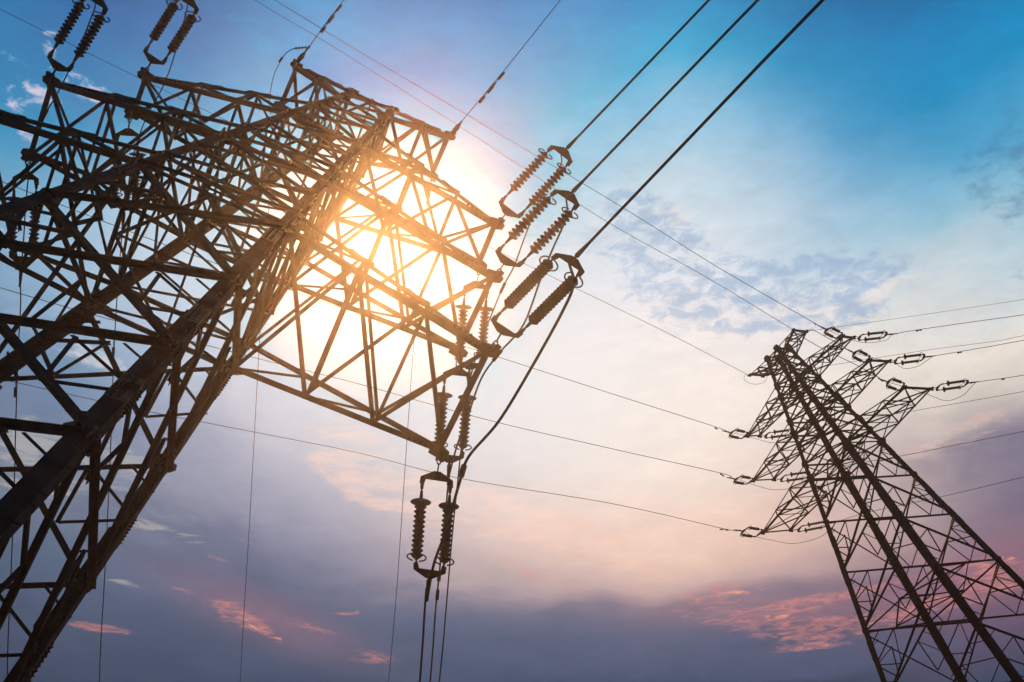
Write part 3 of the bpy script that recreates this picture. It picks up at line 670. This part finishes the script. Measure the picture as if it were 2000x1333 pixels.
# bonding lead of the left peak: a small post insulator and a bent lead
bl_ = empty('bonding_lead', at(603, 93, dL - .2)); tag(bl_, 'small ribbed post insulator with a lead bending down from the left peak', 'bonding lead')
mb = MB(); a0, a1 = at(600, 93, dL - .25), at(574, 95, dL - .2); mb.lathe(a0, (a1 - a0).normalized(), shed_profile(4, (a1 - a0).length, .05, .014, False, 0), 10); mb.build('post_insulator', PORC, bl_)
mb = MB(); mb.tube(curve([a1, at(560, 103, dL - .1), at(549, 118, dL), at(536, 145, dL + .1), at(528, 180, dL + .3), at(526, 213, dL + .6), at(530, 224, dL + .8)], 8), .009, 6); mb.cyl(at(552, 112, dL), at(545, 122, dL + .02), .03, 8); mb.build('lead_wire', WIRE, bl_, True)
far_e = A.tip(1, 1, 'E'); dF = depth_of(far_e)
p1 = at(834, 400, dF + .2)
hang = empty('earth_wire_hanger', far_e); tag(hang, 'slender hanging earth wire clamp below the upper right arm', 'clamp')
mb = MB(); mb.cyl(far_e, at(838, 366, dF), .016, 6); mb.cyl(at(838, 366, dF + .02), at(835, 388, dF + .05), .055, 8, .06); mb.cyl(at(835, 388, dF + .05), p1, .03, 8, .022); mb.build('hanger_body', FIT, hang)
mb = MB(); mb.tube(curve([at(838, 376, dF), at(826, 383, dF), at(820, 374, dF), at(815, 380, dF)], 5), .006, 5); mb.tube(curve([at(838, 380, dF), at(826, 381, dF), at(814, 379, dF)], 4), .006, 5); mb.build('arcing_horn', FIT, hang)
far_wire('hair-thin earth wire falling past the sun glow to the bottom edge', p1, [(828, 460), (812, 620), (790, 930), (775, 1150), (759, 1333)], dF + .4, dF + 6, r=.009, name='earth_wire', group='earth wires of the near pylon')
fl = A.tip(-1, 1, 'E'); dF = depth_of(fl)
far_wire('hair-thin earth wire falling left of centre from the left peak to the bottom edge', fl, [(529, 355), (516, 530), (505, 700), (488, 1010), (469, 1333)], dF + .6, dF + 7, r=.009, name='earth_wire', group='earth wires of the near pylon')

# ------------------------------------------------------------------ far pylon: sets and wires
GB = 'tension insulator sets on the far pylon'
word = {1: 'upper', 2: 'middle', 3: 'lowest'}
bs = {}
rows = [  # side, arm, v, arm yoke ends, line yoke ends
 (1, 1, -1, (1645, 651), (1632, 661), (1623, 640), (1611, 651)), (1, 2, -1, (1699, 696), (1688, 708), (1677, 685), (1665, 697)), (1, 3, -1, (1766, 749), (1756, 763), (1743, 740), (1731, 755)),
 (-1, 1, -1, (1460, 845), (1448, 857), (1436, 839), (1425, 853)), (-1, 2, -1, (1471, 935), (1458, 946), (1446, 929), (1434, 944)), (-1, 3, -1, (1489, 1035), (1475, 1049), (1461, 1031), (1447, 1045)),
 (1, 1, 1, (1684, 654), (1678, 665), (1731, 649), (1725, 660)), (1, 2, 1, (1754, 699), (1749, 711), (1805, 693), (1799, 704)), (1, 3, 1, (1838, 751), (1830, 763), (1890, 744), (1882, 755)),
 (-1, 1, 1, (1501, 846), (1496, 856), (1546, 839), (1540, 851)), (-1, 2, 1, (1533, 929), (1526, 941), (1582, 921), (1573, 935)), (-1, 3, 1, (1566, 1028), (1560, 1039), (1619, 1017), (1610, 1030))]
for u, k, v, a1, a2, l1, l2 in rows:
    tip = B.tip(u, v, k); d = depth_of(tip); ac = ((a1[0] + a2[0]) / 2, (a1[1] + a2[1]) / 2); lc = ((l1[0] + l2[0]) / 2, (l1[1] + l2[1]) / 2)
    hs = ((a1[0] - a2[0]) / 2, (a1[1] - a2[1]) / 2)
    ln = math.hypot(lc[0] - ac[0], lc[1] - ac[1]) * d / FPX
    d1 = d + ln * (.9 if v < 0 else .25)
    lab = 'small insulator pair at the %s %s arm of the far pylon, pointing %s' % (word[k], 'right' if u > 0 else 'left', 'left' if v < 0 else 'right')
    r_, Pa, Pl, ce = insulator_set(lab, GB, tip, ac, lc, hs, d, d1, .95 * SB / .55, n=11, R=.085, cap=(.16 if v > 0 else None), big=False)
    bs[(u, k, v)] = (Pl, ce)
R1 = .017
def bwire(label, first, pix, d0, d1, r=R1, dmp=(), name='conductor_wire', group='wires of the far pylon'):
    pts = [first] + pxl(pix, d0, d1)
    n = len(pix); dm = []
    for i in dmp:
        dm.append((at(i[0], i[1], d0 + (d1 - d0) * i[2]), pts[1] - pts[0]))
    wire(label, group, curve(pts, 8), r * SB / .55, name, dampers=dm, sc_=.95 * SB / .55)
EN = B.tip(1, -1, 'E'); EF = B.tip(1, 1, 'E'); dB = depth_of(EN)
bwire('long thin earth wire crossing from the top edge to the far pylon peak', EN, [(1380, 542), (1180, 430), (886, 240), (640, 85), (497, 0), (200, -190)], dB + 1, dB - 16, .015, name='earth_wire')
bwire('upper of two long parallel wires from the top edge to the upper right far insulators', bs[(1, 1, -1)][1], [(1590, 631), (1400, 521), (1200, 396), (870, 200), (700, 100), (536, 0), (230, -190)], dB + 1, dB - 16, .016, dmp=[(1592, 631, .0)])
bwire('short wire from the far pylon peak down to the middle right insulators', bs[(1, 2, -1)][1], [(1640, 673), (1610, 657), (1588, 645), (1578, 647)], depth_of(bs[(1, 2, -1)][1]), depth_of(EF), .017)
bwire('short wire crossing the far pylon from its peak to the lowest right insulators', bs[(1, 3, -1)][1], [(1710, 734), (1668, 711), (1604, 680), (1553, 650)], depth_of(bs[(1, 3, -1)][1]), depth_of(EN), .017, dmp=[(1716, 737, .0)])
EL = B.tip(-1, -1, 'E'); ELF = B.tip(-1, 1, 'E')
bwire('thin wire sloping down to the left earth wire arm of the far pylon', EL, [(1456, 730), (1330, 664), (1200, 600), (1000, 504), (800, 410), (444, 237), (207, 121), (-60, -12)], dB, dB - 16, .012, name='earth_wire')
bwire('long thin wire passing behind the near pylon to the upper left far insulators', bs[(-1, 1, -1)][1], [(1400, 835), (1200, 771), (958, 693), (668, 602), (300, 470), (-60, 330)], dB + 1, dB - 16, .016, dmp=[(1398, 835, .0)])
bwire('long thin wire passing behind the near pylon to the middle left far insulators', bs[(-1, 2, -1)][1], [(1410, 925), (1200, 878), (950, 820), (700, 750), (481, 695), (200, 620), (-60, 545)], dB + 1, dB - 16, .016, dmp=[(1410, 926, .0)])
bwire('lowest long thin wire crossing the pink sky to the lowest left far insulators', bs[(-1, 3, -1)][1], [(1418, 1034), (1200, 985), (900, 935), (700, 885), (500, 845), (270, 800), (34, 748), (-60, 728)], dB + 1, dB - 16, .016, dmp=[(1414, 1033, .0)])
EFd = depth_of(EF)
bwire('faint earth wire leading right from the far pylon peak', EF, [(1600, 644), (1700, 630), (1850, 608), (1970, 590), (2120, 566)], EFd, EFd - 3, .010, name='earth_wire')
bwire('thin wire leading right from the upper right far insulators', bs[(1, 1, 1)][1], [(1790, 645), (1900, 629), (2000, 615), (2150, 590)], EFd, EFd - 3, .016, dmp=[(1793, 644, .0)])
bwire('thin wire leading right from the middle right far insulators', bs[(1, 2, 1)][1], [(1870, 688), (1940, 676), (2000, 665), (2150, 640)], EFd, EFd - 3, .016, dmp=[(1873, 687, .0)])
bwire('thin wire leading right from the lowest right far insulators to the right edge', bs[(1, 3, 1)][1], [(1955, 740), (2000, 733), (2150, 706)], EFd, EFd - 3, .016, dmp=[(1958, 739, .0)])
bwire('faint wire leading right from the left earth wire arm behind the middle right arm', ELF, [(1560, 724), (1690, 703), (1820, 683), (1950, 666), (2000, 656), (2150, 632)], EFd, EFd - 3, .010, name='earth_wire')
bwire('faint wire behind the far pylon emerging right of its lowest right arm', bs[(-1, 1, 1)][1], [(1680, 820), (1790, 802), (1950, 774), (2000, 765), (2150, 738)], EFd, EFd - 3, .013)
bwire('faint wire behind the far pylon emerging right of its waist', bs[(-1, 2, 1)][1], [(1640, 912), (1765, 890), (1880, 867), (2000, 843), (2150, 812)], EFd, EFd - 3, .013)
bwire('faint wire behind the far pylon legs meeting the right edge lowest', bs[(-1, 3, 1)][1], [(1700, 1000), (1850, 968), (2000, 932), (2150, 896)], EFd, EFd - 3, .013)
def bjump(label, a, b, pix, r=.013):
    d0, d1 = depth_of(a), depth_of(b); n = len(pix)
    pts = [a] + [at(x, y, d0 + (d1 - d0) * (i + 1) / (n + 1)) for i, (x, y) in enumerate(pix)] + [b]
    wire(label, 'jumper loops on the far pylon', curve(pts, 8), r * SB / .55, 'jumper_wire', 'jumper wire')
bjump('slack jumper loop under the upper right arm tip of the far pylon', bs[(1, 1, -1)][0], bs[(1, 1, 1)][1], [(1632, 652), (1662, 664), (1695, 670), (1730, 665), (1739, 657)])
bjump('slack jumper loop under the middle right arm tip of the far pylon', bs[(1, 2, -1)][0], bs[(1, 2, 1)][1], [(1700, 698), (1745, 709), (1766, 720), (1792, 716), (1811, 704)])
bjump('slack jumper loop under the lowest right arm tip of the far pylon', bs[(1, 3, -1)][0], bs[(1, 3, 1)][1], [(1770, 757), (1810, 770), (1848, 783), (1880, 773), (1896, 757)])
bjump('slack jumper loop under the upper left arm tip of the far pylon', bs[(-1, 1, -1)][0], bs[(-1, 1, 1)][1], [(1450, 850), (1475, 857), (1508, 865), (1535, 861)])
bjump('slack jumper loop under the middle left arm tip of the far pylon', bs[(-1, 2, -1)][0], bs[(-1, 2, 1)][1], [(1460, 943), (1484, 951), (1512, 957), (1550, 953), (1580, 940)])
bjump('slack jumper loop under the lowest left arm tip of the far pylon', bs[(-1, 3, -1)][0], bs[(-1, 3, 1)][1], [(1470, 1047), (1505, 1055), (1550, 1062), (1600, 1050), (1625, 1030)])
bjump('round jumper loop hanging from the left earth wire arm of the far pylon', at(1457, 731, dB), at(1500, 733, dB), [(1453, 740), (1460, 747), (1476, 751), (1493, 746)], .010)

# ------------------------------------------------------------------ thin volume added to stand in for the orange flare over the steel
top = 2.0
for o in sc.objects:
    if o.type == 'MESH' and o.name != 'ground':
        b0 = parent_base(o); top = max(top, max(b0.z + c[2] for c in o.bound_box))
hz_ = MB(); X_, Z0, Z1 = S + 10, -1.4, top + 2
hz_.prism([Vector((x, y, Z0)) for x, y in ((-X_, -X_), (X_, -X_), (X_, X_), (-X_, X_))], [Vector((x, y, Z1)) for x, y in ((-X_, -X_), (X_, -X_), (X_, X_), (-X_, X_))])
hm = bpy.data.materials.new('glow_haze_volume'); hm.use_nodes = True; ht = hm.node_tree
for n in list(ht.nodes): ht.nodes.remove(n)
pv = ht.nodes.new('ShaderNodeVolumePrincipled'); ho = ht.nodes.new('ShaderNodeOutputMaterial'); ht.links.new(pv.outputs[0], ho.inputs['Volume'])
pv.inputs['Color'].default_value = (0.95, 0.95, 0.95, 1); pv.inputs['Density'].default_value = HAZE_D; pv.inputs['Anisotropy'].default_value = HAZE_G
tag(hz_.build('added_glow_haze', hm), kind='stuff')
